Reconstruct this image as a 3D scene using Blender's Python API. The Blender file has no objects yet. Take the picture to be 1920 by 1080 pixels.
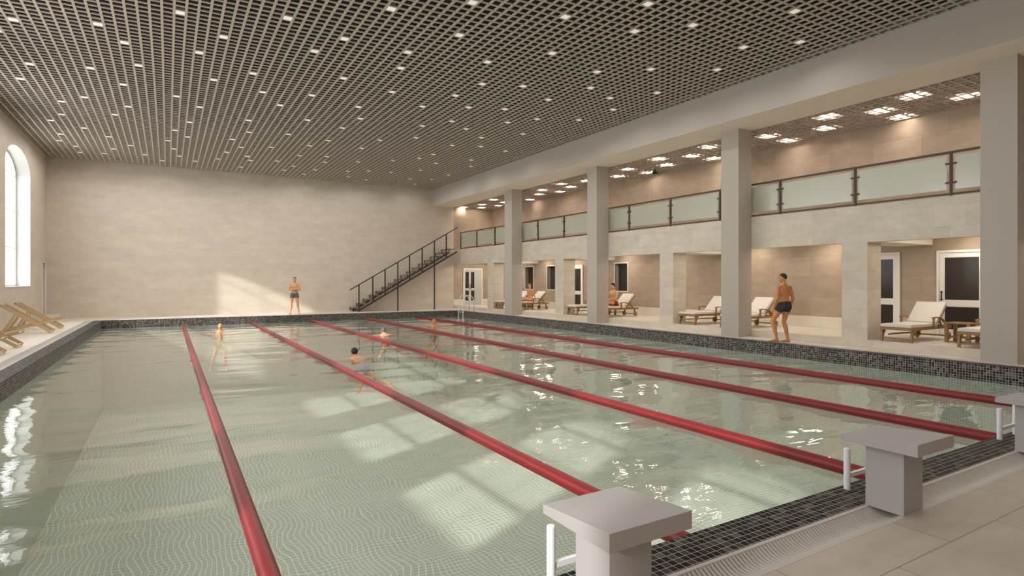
import bpy, bmesh, math, random
from mathutils import Vector, Matrix
random.seed(7)
S = bpy.context.scene
C = S.collection
PI = math.pi

# ------------------------------------------------------------------ camera
cam_d = bpy.data.cameras.new('camera'); cam = bpy.data.objects.new('camera', cam_d); C.objects.link(cam)
cam_d.sensor_width = 36.0; cam_d.lens = 36.0 * 1086.4 / 1920.0
cam_d.shift_y = -13.0 / 1920.0
cam_d.clip_start = 0.05; cam_d.clip_end = 500
YAW = math.atan(645 / 1086.4)
cam.location = (0, 0, 1.55); cam.rotation_euler = (PI / 2, 0, -YAW)
S.camera = cam
S.view_settings.view_transform = 'Standard'; S.view_settings.look = 'None'
S.view_settings.gamma = 1.0; S.view_settings.use_curve_mapping = False
S.view_settings.exposure = 0.0
cy = S.cycles
cy.use_denoising = True
cy.max_bounces = 9; cy.diffuse_bounces = 6; cy.glossy_bounces = 4; cy.transmission_bounces = 6; cy.transparent_max_bounces = 12
cy.sample_clamp_indirect = 8.0; cy.caustics_reflective = False; cy.caustics_refractive = False
cy.use_light_tree = True
cy.use_adaptive_sampling = True; cy.adaptive_threshold = 0.015

# ------------------------------------------------------------------ key dimensions
XL, XR, YF, YN = -2.2, 12.96, 27.5, 2.5      # pool edges
ZW, ZF = -0.28, -3.49                        # water level, pool floor
WL, WF, WN = -4.3, 30.2, -4.0                # left wall face, far wall face, near wall
ZC = 6.65                                    # hall ceiling
AX = 14.05                                   # arcade wall face
BX = 16.6                                    # back wall of alcoves and gallery
AZ = 0.18                                    # alcove floor
GZ = 3.33                                    # gallery floor
ZG = 5.78                                    # gallery ceiling

# ------------------------------------------------------------------ materials
def new_mat(name):
    m = bpy.data.materials.new(name); m.use_nodes = True
    nt = m.node_tree; nt.nodes.clear()
    out = nt.nodes.new('ShaderNodeOutputMaterial')
    return m, nt, out
def N(nt, t, **kw):
    n = nt.nodes.new(t)
    for k, v in kw.items(): setattr(n, k, v)
    return n
def math_n(nt, op, a, b=None):
    n = N(nt, 'ShaderNodeMath', operation=op)
    for i, v in enumerate((a, b)):
        if v is None: continue
        if isinstance(v, (int, float)): n.inputs[i].default_value = v
        else: nt.links.new(v, n.inputs[i])
    return n.outputs[0]
def obj_xyz(nt):
    tc = N(nt, 'ShaderNodeTexCoord'); sp = N(nt, 'ShaderNodeSeparateXYZ')
    nt.links.new(tc.outputs['Object'], sp.inputs[0])
    return tc.outputs['Object'], sp.outputs
def plain(name, col, rough=0.5, metal=0.0, noise=0.06, nscale=6.0, bump=0.0, bscale=60.0, spec=0.5, emit=None, estr=0):
    m, nt, out = new_mat(name)
    b = N(nt, 'ShaderNodeBsdfPrincipled')
    b.inputs['Roughness'].default_value = rough; b.inputs['Metallic'].default_value = metal
    b.inputs['Specular IOR Level'].default_value = spec
    co, _ = obj_xyz(nt)
    nz = N(nt, 'ShaderNodeTexNoise'); nz.inputs['Scale'].default_value = nscale; nz.inputs['Detail'].default_value = 3
    nt.links.new(co, nz.inputs['Vector'])
    mx = N(nt, 'ShaderNodeMix', data_type='RGBA')
    mx.inputs['A'].default_value = tuple(c * (1 - noise) for c in col) + (1,)
    mx.inputs['B'].default_value = tuple(min(1, c * (1 + noise)) for c in col) + (1,)
    nt.links.new(nz.outputs['Fac'], mx.inputs['Factor'])
    nt.links.new(mx.outputs['Result'], b.inputs['Base Color'])
    if bump:
        n2 = N(nt, 'ShaderNodeTexNoise'); n2.inputs['Scale'].default_value = bscale; n2.inputs['Detail'].default_value = 2
        nt.links.new(co, n2.inputs['Vector'])
        bp = N(nt, 'ShaderNodeBump'); bp.inputs['Strength'].default_value = bump; bp.inputs['Distance'].default_value = 0.01
        nt.links.new(n2.outputs['Fac'], bp.inputs['Height']); nt.links.new(bp.outputs[0], b.inputs['Normal'])
    if emit:
        b.inputs['Emission Color'].default_value = tuple(emit) + (1,); b.inputs['Emission Strength'].default_value = estr
    nt.links.new(b.outputs[0], out.inputs[0])
    return m
def tiles(name, c1, c2, mortar, w, h, plane='wall', off=0.5, msize=0.003, rough=0.45, org=(0, 0), mottle=0.10, mscale=2.0, spec=0.4):
    m, nt, out = new_mat(name)
    b = N(nt, 'ShaderNodeBsdfPrincipled'); b.inputs['Roughness'].default_value = rough
    b.inputs['Specular IOR Level'].default_value = spec
    co, s = obj_xyz(nt)
    if plane == 'wall': u = math_n(nt, 'ADD', s[0], s[1]); v = s[2]
    else: u, v = s[0], s[1]
    u = math_n(nt, 'SUBTRACT', u, org[0] - 100 * w); v = math_n(nt, 'SUBTRACT', v, org[1] - 100 * h)
    cb = N(nt, 'ShaderNodeCombineXYZ'); nt.links.new(u, cb.inputs[0]); nt.links.new(v, cb.inputs[1])
    br = N(nt, 'ShaderNodeTexBrick'); br.offset = off; br.offset_frequency = 2
    br.inputs['Scale'].default_value = 1.0; br.inputs['Brick Width'].default_value = w; br.inputs['Row Height'].default_value = h
    br.inputs['Mortar Size'].default_value = msize; br.inputs['Mortar Smooth'].default_value = 0.0
    br.inputs['Color1'].default_value = tuple(c1) + (1,); br.inputs['Color2'].default_value = tuple(c2) + (1,); br.inputs['Mortar'].default_value = tuple(mortar) + (1,)
    nt.links.new(cb.outputs[0], br.inputs['Vector'])
    nz = N(nt, 'ShaderNodeTexNoise'); nz.inputs['Scale'].default_value = mscale; nz.inputs['Detail'].default_value = 6; nz.inputs['Roughness'].default_value = 0.65
    mp = N(nt, 'ShaderNodeMapping'); mp.inputs['Scale'].default_value = (1, 1, 2.2) if plane == 'wall' else (0.7, 1.6, 1)
    nt.links.new(co, mp.inputs['Vector']); nt.links.new(mp.outputs[0], nz.inputs['Vector'])
    mr = N(nt, 'ShaderNodeMapRange'); mr.inputs['From Min'].default_value = 0.3; mr.inputs['From Max'].default_value = 0.7
    mr.inputs['To Min'].default_value = 1 - mottle; mr.inputs['To Max'].default_value = 1 + mottle
    nt.links.new(nz.outputs['Fac'], mr.inputs['Value'])
    vm = N(nt, 'ShaderNodeVectorMath', operation='SCALE'); nt.links.new(br.outputs['Color'], vm.inputs[0]); nt.links.new(mr.outputs[0], vm.inputs['Scale'])
    nt.links.new(vm.outputs[0], b.inputs['Base Color'])
    nt.links.new(b.outputs[0], out.inputs[0])
    return m
def mosaic(name, cols, grout, size, plane='wall', g=0.10, rough=0.25, wobble=0.0, spec=0.5):
    m, nt, out = new_mat(name)
    b = N(nt, 'ShaderNodeBsdfPrincipled'); b.inputs['Roughness'].default_value = rough; b.inputs['Specular IOR Level'].default_value = spec
    co, s = obj_xyz(nt)
    u = math_n(nt, 'ADD', s[0], s[1]) if plane == 'wall' else s[0]
    v = s[2] if plane == 'wall' else s[1]
    if wobble:
        for k in range(2):
            nz = N(nt, 'ShaderNodeTexNoise'); nz.inputs['Scale'].default_value = 0.9; nz.inputs['Detail'].default_value = 1.0
            ofs = N(nt, 'ShaderNodeVectorMath', operation='ADD'); ofs.inputs[1].default_value = (31.0 * k, 17.0 * k, 5.0)
            nt.links.new(co, ofs.inputs[0]); nt.links.new(ofs.outputs[0], nz.inputs['Vector'])
            d = math_n(nt, 'MULTIPLY', math_n(nt, 'SUBTRACT', nz.outputs['Fac'], 0.5), wobble)
            if k == 0: u = math_n(nt, 'ADD', u, d)
            else: v = math_n(nt, 'ADD', v, d)
    u = math_n(nt, 'DIVIDE', u, size); v = math_n(nt, 'DIVIDE', v, size)
    cb = N(nt, 'ShaderNodeCombineXYZ')
    nt.links.new(math_n(nt, 'FLOOR', u), cb.inputs[0]); nt.links.new(math_n(nt, 'FLOOR', v), cb.inputs[1])
    wn = N(nt, 'ShaderNodeTexWhiteNoise', noise_dimensions='2D'); nt.links.new(cb.outputs[0], wn.inputs['Vector'])
    cr = N(nt, 'ShaderNodeValToRGB'); cr.color_ramp.interpolation = 'CONSTANT'
    el = cr.color_ramp.elements
    while len(el) < len(cols): el.new(0.5)
    tot = sum(w for _, w in cols); acc = 0
    for e, (c, w) in zip(el, cols):
        e.position = acc / tot; e.color = tuple(c) + (1,); acc += w
    nt.links.new(wn.outputs['Value'], cr.inputs[0])
    fu = math_n(nt, 'FRACT', u); fv = math_n(nt, 'FRACT', v)
    mask = math_n(nt, 'MAXIMUM', math_n(nt, 'LESS_THAN', fu, g), math_n(nt, 'LESS_THAN', fv, g))
    mx = N(nt, 'ShaderNodeMix', data_type='RGBA'); nt.links.new(mask, mx.inputs['Factor'])
    nt.links.new(cr.outputs[0], mx.inputs['A']); mx.inputs['B'].default_value = tuple(grout) + (1,)
    nt.links.new(mx.outputs['Result'], b.inputs['Base Color'])
    nt.links.new(b.outputs[0], out.inputs[0])
    return m
def wood(name, c1, c2, axis_scale=(3, 3, 30)):
    m, nt, out = new_mat(name)
    b = N(nt, 'ShaderNodeBsdfPrincipled'); b.inputs['Roughness'].default_value = 0.5
    co, s = obj_xyz(nt)
    mp = N(nt, 'ShaderNodeMapping'); mp.inputs['Scale'].default_value = axis_scale; nt.links.new(co, mp.inputs['Vector'])
    nz = N(nt, 'ShaderNodeTexNoise'); nz.inputs['Scale'].default_value = 2.5; nz.inputs['Detail'].default_value = 5; nz.inputs['Distortion'].default_value = 0.6
    nt.links.new(mp.outputs[0], nz.inputs['Vector'])
    cr = N(nt, 'ShaderNodeValToRGB'); e = cr.color_ramp.elements
    e[0].position = 0.3; e[0].color = tuple(c1) + (1,); e[1].position = 0.7; e[1].color = tuple(c2) + (1,)
    nt.links.new(nz.outputs['Fac'], cr.inputs[0]); nt.links.new(cr.outputs[0], b.inputs['Base Color'])
    nt.links.new(b.outputs[0], out.inputs[0])
    return m
def glassy(name, tint=(1, 1, 1), ior=1.45, rough=0.0, gcol=(1, 1, 1), facing=None, body=None, bodyfac=0.0):
    """clear sheet: fresnel reflection over a transparent (optionally milky) body"""
    m, nt, out = new_mat(name)
    tr = N(nt, 'ShaderNodeBsdfTransparent'); tr.inputs[0].default_value = tuple(tint) + (1,)
    base = tr.outputs[0]
    if body:
        df = N(nt, 'ShaderNodeBsdfDiffuse'); df.inputs[0].default_value = tuple(body) + (1,)
        mx = N(nt, 'ShaderNodeMixShader'); mx.inputs[0].default_value = bodyfac
        nt.links.new(base, mx.inputs[1]); nt.links.new(df.outputs[0], mx.inputs[2]); base = mx.outputs[0]
    gl = N(nt, 'ShaderNodeBsdfGlossy'); gl.inputs['Roughness'].default_value = rough; gl.inputs[0].default_value = tuple(gcol) + (1,)
    # Schlick reflectance, the same from either side of the thin sheet
    geo = N(nt, 'ShaderNodeNewGeometry'); fr = N(nt, 'ShaderNodeVectorMath', operation='DOT_PRODUCT')
    nt.links.new(geo.outputs['Incoming'], fr.inputs[0]); nt.links.new(geo.outputs['Normal'], fr.inputs[1])
    f0 = ((ior - 1) / (ior + 1)) ** 2
    c = math_n(nt, 'MAXIMUM', math_n(nt, 'SUBTRACT', 1.0, math_n(nt, 'ABSOLUTE', fr.outputs['Value'])), 0.0)
    fac = math_n(nt, 'ADD', math_n(nt, 'MULTIPLY', math_n(nt, 'POWER', c, 5.0), (1 - f0)), f0)
    mx = N(nt, 'ShaderNodeMixShader'); nt.links.new(fac, mx.inputs[0])
    nt.links.new(base, mx.inputs[1]); nt.links.new(gl.outputs[0], mx.inputs[2])
    nt.links.new(mx.outputs[0], out.inputs[0])
    return m, nt, fr, gl
M = {}
M['cream_wall'] = tiles('cream_stone_tile', (0.60, 0.525, 0.445), (0.64, 0.56, 0.475), (0.55, 0.475, 0.40), 1.2, 0.30, mottle=0.07, msize=0.0025, rough=0.55)
M['fascia'] = tiles('pale_stone_tile', (0.59, 0.525, 0.44), (0.65, 0.58, 0.49), (0.52, 0.47, 0.41), 0.6, 0.45, mottle=0.10, off=0.5, rough=0.5, msize=0.004)
M['taupe_wall'] = tiles('taupe_stone_tile', (0.36, 0.285, 0.22), (0.42, 0.335, 0.26), (0.30, 0.235, 0.18), 1.2, 0.60, mottle=0.10, rough=0.5, msize=0.004, org=(0, 0.48))
M['skirt'] = tiles('cream_skirting', (0.74, 0.69, 0.60), (0.78, 0.73, 0.64), (0.62, 0.56, 0.48), 0.6, 0.6, mottle=0.04, rough=0.5)
M['deck'] = tiles('cream_floor_tile', (0.70, 0.64, 0.56), (0.74, 0.68, 0.595), (0.58, 0.52, 0.45), 1.2, 0.6, plane='floor', mottle=0.06, rough=0.45, org=(4.0, 1.03))
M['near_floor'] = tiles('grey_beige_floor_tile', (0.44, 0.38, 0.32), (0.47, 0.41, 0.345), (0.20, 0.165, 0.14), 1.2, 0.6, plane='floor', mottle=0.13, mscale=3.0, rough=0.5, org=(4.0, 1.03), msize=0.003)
M['plaster'] = plain('grainy_grey_plaster', (0.47, 0.425, 0.38), rough=0.85, noise=0.12, nscale=90, bump=0.35, bscale=180)
M['soffit'] = plain('painted_bounce_soffit', (0.88, 0.77, 0.69), rough=0.8, noise=0.03)  # paler than the beam: bounced light put into the underside's colour
M['white_plaster'] = plain('white_plaster', (0.78, 0.74, 0.68), rough=0.8, noise=0.03)
M['reveal'] = plain('white_reveal_plaster', (0.55, 0.545, 0.53), rough=0.85, noise=0.05, nscale=40)
M['slat'] = plain('beige_metal_slat', (0.50, 0.43, 0.37), rough=0.6, noise=0.03)
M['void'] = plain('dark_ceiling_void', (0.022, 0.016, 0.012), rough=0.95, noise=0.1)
M['void2'] = plain('brown_ceiling_void', (0.26, 0.20, 0.15), rough=0.95, noise=0.1)
dark = [((0.004, 0.004, 0.005), 4), ((0.018, 0.015, 0.014), 3), ((0.05, 0.042, 0.038), 2.2), ((0.10, 0.085, 0.075), 1)]
M['mos_wall'] = mosaic('dark_mosaic_wall', [((0.004, 0.004, 0.005), 4), ((0.02, 0.018, 0.017), 3), ((0.065, 0.057, 0.053), 3), ((0.13, 0.115, 0.107), 2)], (0.40, 0.36, 0.33), 0.047, 'wall', 0.10, rough=0.5, spec=0.2)
M['mos_floor'] = mosaic('dark_mosaic_coping', dark, (0.46, 0.42, 0.38), 0.0492, 'floor', 0.075, rough=0.6, spec=0.1)
M['pool_floor'] = mosaic('pale_mosaic_pool_floor', [((0.49, 0.515, 0.445), 1), ((0.53, 0.55, 0.48), 1), ((0.505, 0.53, 0.465), 1)], (0.88, 0.87, 0.78), 0.10, 'floor', 0.12, rough=0.6, wobble=0.55, spec=0.2)
M['pool_wall'] = mosaic('pale_mosaic_pool_wall', [((0.42, 0.45, 0.39), 1), ((0.45, 0.48, 0.42), 1), ((0.48, 0.51, 0.45), 1)], (0.70, 0.70, 0.63), 0.047, 'wall', 0.12, rough=0.6, wobble=0.03, spec=0.2)
M['lip'] = plain('pale_grey_channel', (0.50, 0.455, 0.42), rough=0.45, noise=0.03)
M['rib'] = plain('pale_grey_grating', (0.56, 0.52, 0.48), rough=0.4, noise=0.03)
M['trough'] = plain('dark_grey_trough', (0.16, 0.14, 0.13), rough=0.7)
M['block'] = plain('white_painted_concrete', (0.38, 0.35, 0.345), rough=0.55, noise=0.02)
M['whitemetal'] = plain('white_lacquered_metal', (0.80, 0.78, 0.80), rough=0.3, noise=0.01)
M['steel'] = plain('pale_steel', (0.82, 0.80, 0.77), rough=0.25, metal=0.35, noise=0.01)
M['rope'] = plain('dark_red_plastic', (0.21, 0.009, 0.011), rough=0.45, noise=0.05, spec=0.5)
_b = [n for n in M['rope'].node_tree.nodes if n.type == 'BSDF_PRINCIPLED'][0]; _b.inputs['Sheen Weight'].default_value = 0.03; _b.inputs['Sheen Roughness'].default_value = 0.5
M['iron'] = plain('dark_brown_iron', (0.045, 0.032, 0.024), rough=0.5, noise=0.05)
M['tread'] = plain('grey_stair_tread', (0.20, 0.165, 0.13), rough=0.6)
M['frame'] = plain('white_window_frame', (0.80, 0.79, 0.77), rough=0.4, noise=0.01)
M['darkglass'] = plain('dark_door_glass', (0.045, 0.038, 0.034), rough=0.12, noise=0.0, spec=0.15)
M['handle'] = plain('black_handle', (0.012, 0.012, 0.012), rough=0.35, noise=0.0)
M['teak'] = wood('oiled_teak', (0.22, 0.115, 0.038), (0.36, 0.20, 0.075))
M['pale_wood'] = wood('pale_pine', (0.50, 0.36, 0.20), (0.62, 0.47, 0.28))
M['cushion'] = plain('off_white_canvas', (0.74, 0.70, 0.65), rough=0.9, noise=0.03, bump=0.1, bscale=300)
M['lamp'] = plain('pale_light_panel', (0.72, 0.68, 0.62), rough=0.6, noise=0.0, emit=(1.0, 0.94, 0.86), estr=0.45)
M['glow'] = plain('bright_light_panel', (0.9, 0.9, 0.9), rough=0.6, noise=0.0, emit=(1.0, 0.90, 0.78), estr=75.0)
M['alcove_glow'] = plain('warm_light_panel', (0.9, 0.9, 0.9), rough=0.6, noise=0.0, emit=(1.0, 0.88, 0.72), estr=38.0)
M['frame_dark'] = plain('grey_reveal', (0.33, 0.31, 0.29), rough=0.6)
M['pane'], _, _, _ = glassy('clear_window_pane', (0.97, 0.98, 0.98), 1.45)
M['balustrade_glass'], _, _, _ = glassy('greenish_balustrade_glass', (0.84, 0.87, 0.82), 2.1, rough=0.22, body=(0.60, 0.62, 0.54), bodyfac=0.5)
# water
wm, wnt, wfr, wgl = glassy('pool_water', (0.92, 0.965, 0.945), 1.33)
_co, _s = obj_xyz(wnt)
_mp = N(wnt, 'ShaderNodeMapping'); _mp.inputs['Scale'].default_value = (0.65, 1.8, 1); _mp.inputs['Rotation'].default_value = (0, 0, 0.15)
wnt.links.new(_co, _mp.inputs['Vector'])
_n1 = N(wnt, 'ShaderNodeTexNoise'); _n1.inputs['Scale'].default_value = 4.0; _n1.inputs['Detail'].default_value = 2.2; _n1.inputs['Roughness'].default_value = 0.42; _n1.inputs['Distortion'].default_value = 0.5
wnt.links.new(_mp.outputs[0], _n1.inputs['Vector'])
_bp = N(wnt, 'ShaderNodeBump'); _bp.inputs['Strength'].default_value = 1.0; _bp.inputs['Distance'].default_value = 0.004
wnt.links.new(_n1.outputs['Fac'], _bp.inputs['Height'])
wnt.links.new(_bp.outputs[0], wgl.inputs['Normal']); wnt.links.new(_bp.outputs[0], wfr.inputs[1])
M['water'] = wm
def skin(name, col):
    m = plain(name, col, rough=0.45, noise=0.07, nscale=9)
    b = [n for n in m.node_tree.nodes if n.type == 'BSDF_PRINCIPLED'][0]
    b.inputs['Subsurface Weight'].default_value = 0.06
    b.inputs['Subsurface Radius'].default_value = (0.02, 0.008, 0.004)
    return m
M['tan'] = skin('tanned_skin', (0.60, 0.255, 0.095))
M['fair'] = skin('fair_tanned_skin', (0.66, 0.36, 0.19))

# ------------------------------------------------------------------ mesh helpers
def box_bm(bm, x0, x1, y0, y1, z0, z1):
    vs = [bm.verts.new(p) for p in ((x0, y0, z0), (x1, y0, z0), (x1, y1, z0), (x0, y1, z0), (x0, y0, z1), (x1, y0, z1), (x1, y1, z1), (x0, y1, z1))]
    for f in ((0, 3, 2, 1), (4, 5, 6, 7), (0, 1, 5, 4), (1, 2, 6, 5), (2, 3, 7, 6), (3, 0, 4, 7)):
        bm.faces.new([vs[i] for i in f])
def obb_bm(bm, p, q, w, h, up=(0, 0, 1)):
    """bar from p to q, w wide sideways, h high"""
    p, q = Vector(p), Vector(q); d = (q - p).normalized(); up = Vector(up)
    s = d.cross(up)
    if s.length < 1e-4: s = d.cross(Vector((0, 1, 0)))
    s.normalize(); u = s.cross(d)
    vs = []
    for c in (p, q):
        for a, b in ((-1, -1), (1, -1), (1, 1), (-1, 1)): vs.append(bm.verts.new(c + s * a * w / 2 + u * b * h / 2))
    for f in ((0, 3, 2, 1), (4, 5, 6, 7), (0, 1, 5, 4), (1, 2, 6, 5), (2, 3, 7, 6), (3, 0, 4, 7)): bm.faces.new([vs[i] for i in f])
def ring(bm, c, s, u, a, b, n): return [bm.verts.new(c + s * (a * math.cos(2 * PI * k / n)) + u * (b * math.sin(2 * PI * k / n))) for k in range(n)]
def tube_bm(bm, pts, rad, n=12, side=None, cap=True):
    """swept tube; rad: number, or list of r / (a,b)"""
    pts = [Vector(p) for p in pts]; L = len(pts)
    if not isinstance(rad, (list, tuple)): rad = [rad] * L
    rings = []; prev = Vector(side) if side is not None else None
    for i, p in enumerate(pts):
        t = (pts[min(i + 1, L - 1)] - pts[max(i - 1, 0)])
        t = t.normalized() if t.length > 1e-9 else Vector((0, 0, 1))
        if prev is None:
            prev = t.cross(Vector((0, 0, 1)))
            if prev.length < 1e-3: prev = Vector((1, 0, 0))
        s = prev - t * prev.dot(t)
        if s.length < 1e-4: s = t.orthogonal()
        s.normalize(); prev = s
        u = t.cross(s)
        r = rad[i]; a, b = (r, r) if isinstance(r, (int, float)) else r
        rings.append(ring(bm, p, s, u, a, b, n))
    for A, B in zip(rings, rings[1:]):
        for k in range(n): bm.faces.new((A[k], A[(k + 1) % n], B[(k + 1) % n], B[k]))
    if cap:
        bm.faces.new(list(reversed(rings[0]))); bm.faces.new(rings[-1])
def ell_bm(bm, c, r, R=None, nu=16, nv=10, keep=None):
    c = Vector(c); R = R or Matrix.Identity(3); rows = []
    for j in range(nv + 1):
        th = PI * j / nv
        row = []
        for k in range(nu):
            ph = 2 * PI * k / nu
            l = Vector((r[0] * math.sin(th) * math.cos(ph), r[1] * math.sin(th) * math.sin(ph), r[2] * math.cos(th)))
            row.append(bm.verts.new(c + R @ l))
            if j in (0, nv): break
        rows.append(row)
    for j in range(nv):
        A, B = rows[j], rows[j + 1]
        for k in range(nu):
            k2 = (k + 1) % nu
            if len(A) == 1: bm.faces.new((A[0], B[k], B[k2]))
            elif len(B) == 1: bm.faces.new((A[k2], A[k], B[0]))
            else: bm.faces.new((A[k], B[k], B[k2], A[k2]))
def prism_bm(bm, pts, thick, axis='x', at=0.0):
    """polygon given in the plane normal to axis, extruded by thick"""
    def mk(p, d):
        a, b = p
        return {'x': (at + d, a, b), 'y': (a, at + d, b), 'z': (a, b, at + d)}[axis]
    A = [bm.verts.new(mk(p, 0)) for p in pts]; B = [bm.verts.new(mk(p, thick)) for p in pts]
    bm.faces.new(A); bm.faces.new(list(reversed(B)))
    n = len(pts)
    for k in range(n): bm.faces.new((A[k], B[k], B[(k + 1) % n], A[(k + 1) % n]))
def finish(name, bm, mat, parent=None, smooth=False, bevel=0.0, loc=None):
    bmesh.ops.recalc_face_normals(bm, faces=bm.faces[:])
    me = bpy.data.meshes.new(name); bm.to_mesh(me); bm.free()
    o = bpy.data.objects.new(name, me); C.objects.link(o)
    if mat is not None: me.materials.append(mat)
    if smooth:
        for p in me.polygons: p.use_smooth = True
    if bevel:
        md = o.modifiers.new('bevel', 'BEVEL'); md.width = bevel; md.segments = 2; md.limit_method = 'ANGLE'
    if parent is not None: o.parent = parent
    if loc is not None: o.location = loc
    return o
def mk(name, mat, fn, parent=None, **kw):
    bm = bmesh.new(); fn(bm); return finish(name, bm, mat, parent, **kw)
def boxes(name, mat, lst, parent=None, **kw):
    return mk(name, mat, lambda bm: [box_bm(bm, *b) for b in lst], parent, **kw)
def tag(o, label, cat, group=None, kind=None):
    o['label'] = label; o['category'] = cat
    if group: o['group'] = group
    if kind: o['kind'] = kind
    return o
def struct(o): o['kind'] = 'structure'; return o
def thing(name, loc, label, cat, group=None, rz=0.0):
    o = bpy.data.objects.new(name, None); C.objects.link(o); o.empty_display_size = 0.2
    o.location = loc; o.rotation_euler = (0, 0, rz)
    return tag(o, label, cat, group)
def dup(root, loc, label, group=None, rz=None):
    r = root.copy(); C.objects.link(r); r.location = loc
    if rz is not None: r.rotation_euler = (0, 0, rz)
    r['label'] = label
    if group: r['group'] = group
    for ch in list(root.children):
        c = ch.copy(); C.objects.link(c); c.parent = r
        for g in list(ch.children):
            d = g.copy(); C.objects.link(d); d.parent = c
    return r

# ------------------------------------------------------------------ floors and pool
GW = 0.55   # coping + gutter width
def F(name, b, mat): return struct(boxes(name, mat, [b]))
F('floor', (WL - 0.5, XL - GW, WN, WF + 0.3, -0.4, 0.0), M['deck'])
F('floor', (XL - GW, XR + GW, YF + GW, WF + 0.3, -0.4, 0.0), M['deck'])
F('floor', (XR + GW, AX, WN, WF + 0.3, -0.4, 0.0), M['deck'])
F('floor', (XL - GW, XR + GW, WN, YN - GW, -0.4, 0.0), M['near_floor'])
F('floor', (AX, BX + 0.3, WN, WF + 0.3, -0.4, AZ - 0.004), M['deck'])
# riser of the alcove step
struct(boxes('trim_1', M['fascia'], [(AX - 0.012, AX, WN, WF, 0.0, AZ)]))
# pool basin
def basin(bm):
    t = 0.3
    box_bm(bm, XL - t, XL, YN - t, YF + t, ZF, ZW - 0.03)
    box_bm(bm, XR, XR + t, YN - t, YF + t, ZF, ZW - 0.03)
    box_bm(bm, XL, XR, YF, YF + t, ZF, ZW - 0.03)
    box_bm(bm, XL, XR, YN - t, YN, ZF, ZW - 0.03)
struct(mk('wall_pool', M['pool_wall'], basin))
struct(boxes('floor_pool', M['pool_floor'], [(XL, XR, YN, YF, ZF - 0.2, ZF)]))
t = 0.3
struct(boxes('trim_2', M['mos_wall'], [(XL - t, XL, YN - t, YF + t, ZW - 0.03, -0.002), (XR, XR + t, YN - t, YF + t, ZW - 0.03, -0.002),
       (XL, XR, YF, YF + t, ZW - 0.03, -0.002), (XL, XR, YN - t, YN, ZW - 0.03, -0.002)]))
struct(boxes('trim_3', M['mos_floor'], [(XL - 0.295, XL, YN - 0.295, YF + 0.295, -0.002, 0.0), (XR, XR + 0.295, YN - 0.295, YF + 0.295, -0.002, 0.0),
       (XL, XR, YF, YF + 0.295, -0.002, 0.0), (XL, XR, YN - 0.295, YN, -0.002, 0.0)]))
from mathutils import noise as mnoise
def waves(bm):
    nx, ny = 150, 330; rows = []
    for j in range(ny + 1):
        y = YN + (YF - YN) * j / ny; row = []
        for i in range(nx + 1):
            x = XL + (XR - XL) * i / nx
            wx = x + 0.35 * mnoise.noise(Vector((x * .5, y * .5, 7.0)))
            z = 0.022 * mnoise.noise(Vector((wx * .42 + y * .10, y * 1.15, 0.0))) + 0.0095 * mnoise.noise(Vector((wx * 1.1, y * 2.4, 3.0))) + 0.0028 * mnoise.noise(Vector((x * 3.2, y * 4.6, 9.0)))
            e = min(1.0, 4 * min(x - XL, XR - x, y - YN, YF - y) + 0.25)
            row.append(bm.verts.new((x, y, ZW + z * e)))
        rows.append(row)
    for A, B in zip(rows, rows[1:]):
        for i in range(nx): bm.faces.new((A[i], A[i + 1], B[i + 1], B[i]))
tag(mk('pool_water', M['water'], waves, smooth=True), 'pale green rippled water filling the long swimming pool', 'water', kind='stuff')
# gutters
def gutter(name, length, loc, rz, label, step=0.032):
    g = thing(name, loc, label, 'drain', rz=rz)
    # local: x along the edge, y away from the pool (0..0.25)
    boxes('channel_rim', M['lip'], [(0, length, 0.0, 0.028, -0.1, 0.001), (0, length, 0.222, 0.255, -0.1, 0.001)], g)
    boxes('trough', M['trough'], [(0, length, 0.028, 0.222, -0.1, -0.062)], g)
    def ribs(bm):
        n = int(length / step); K = 7
        for i in range(n):
            x = i * step
            prof = [(0.028 + 0.194 * k / K, -0.004 - 0.042 * math.sin(PI * k / K)) for k in range(K + 1)]
            A = [bm.verts.new((x, y, z)) for y, z in prof]; B = [bm.verts.new((x + step * 0.72, y, z)) for y, z in prof]
            A2 = [bm.verts.new((x, y, z - 0.012)) for y, z in prof]; B2 = [bm.verts.new((x + step * 0.72, y, z - 0.012)) for y, z in prof]
            for k in range(K):
                bm.faces.new((A[k], B[k], B[k + 1], A[k + 1])); bm.faces.new((B[k], B2[k], B2[k + 1], B[k + 1])); bm.faces.new((A[k + 1], A2[k + 1], A2[k], A[k]))
    mk('grating', M['rib'], ribs, g)
    return g
OW = 0.295
gutter('drain_channel', XR - XL + 2 * OW, (XR + OW, YN - OW, 0), PI, 'ribbed grey drain channel under the starting blocks at near pool edge', 0.03)
gutter('drain_channel', YF - YN + 2 * OW, (XL - OW, YN - OW, 0), PI / 2, 'ribbed drain channel along the left pool edge beside the deck chairs', 0.05)
gutter('drain_channel', XR - XL + 2 * OW, (XL - OW, YF + OW, 0), 0, 'ribbed drain channel along the far pool edge before the staircase', 0.05)
gutter('drain_channel', YF - YN + 2 * OW, (XR + OW, YF + OW, 0), -PI / 2, 'ribbed drain channel along the right pool edge beside the pillars', 0.05)
for (x, y) in ((XL - GW, YN - GW), (XL - GW, YF + OW), (XR + OW, YN - GW), (XR + OW, YF + OW)):
    struct(boxes('floor', M['deck'], [(x, x + GW - OW, y, y + GW - OW, -0.1, 0.0)]))

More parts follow.
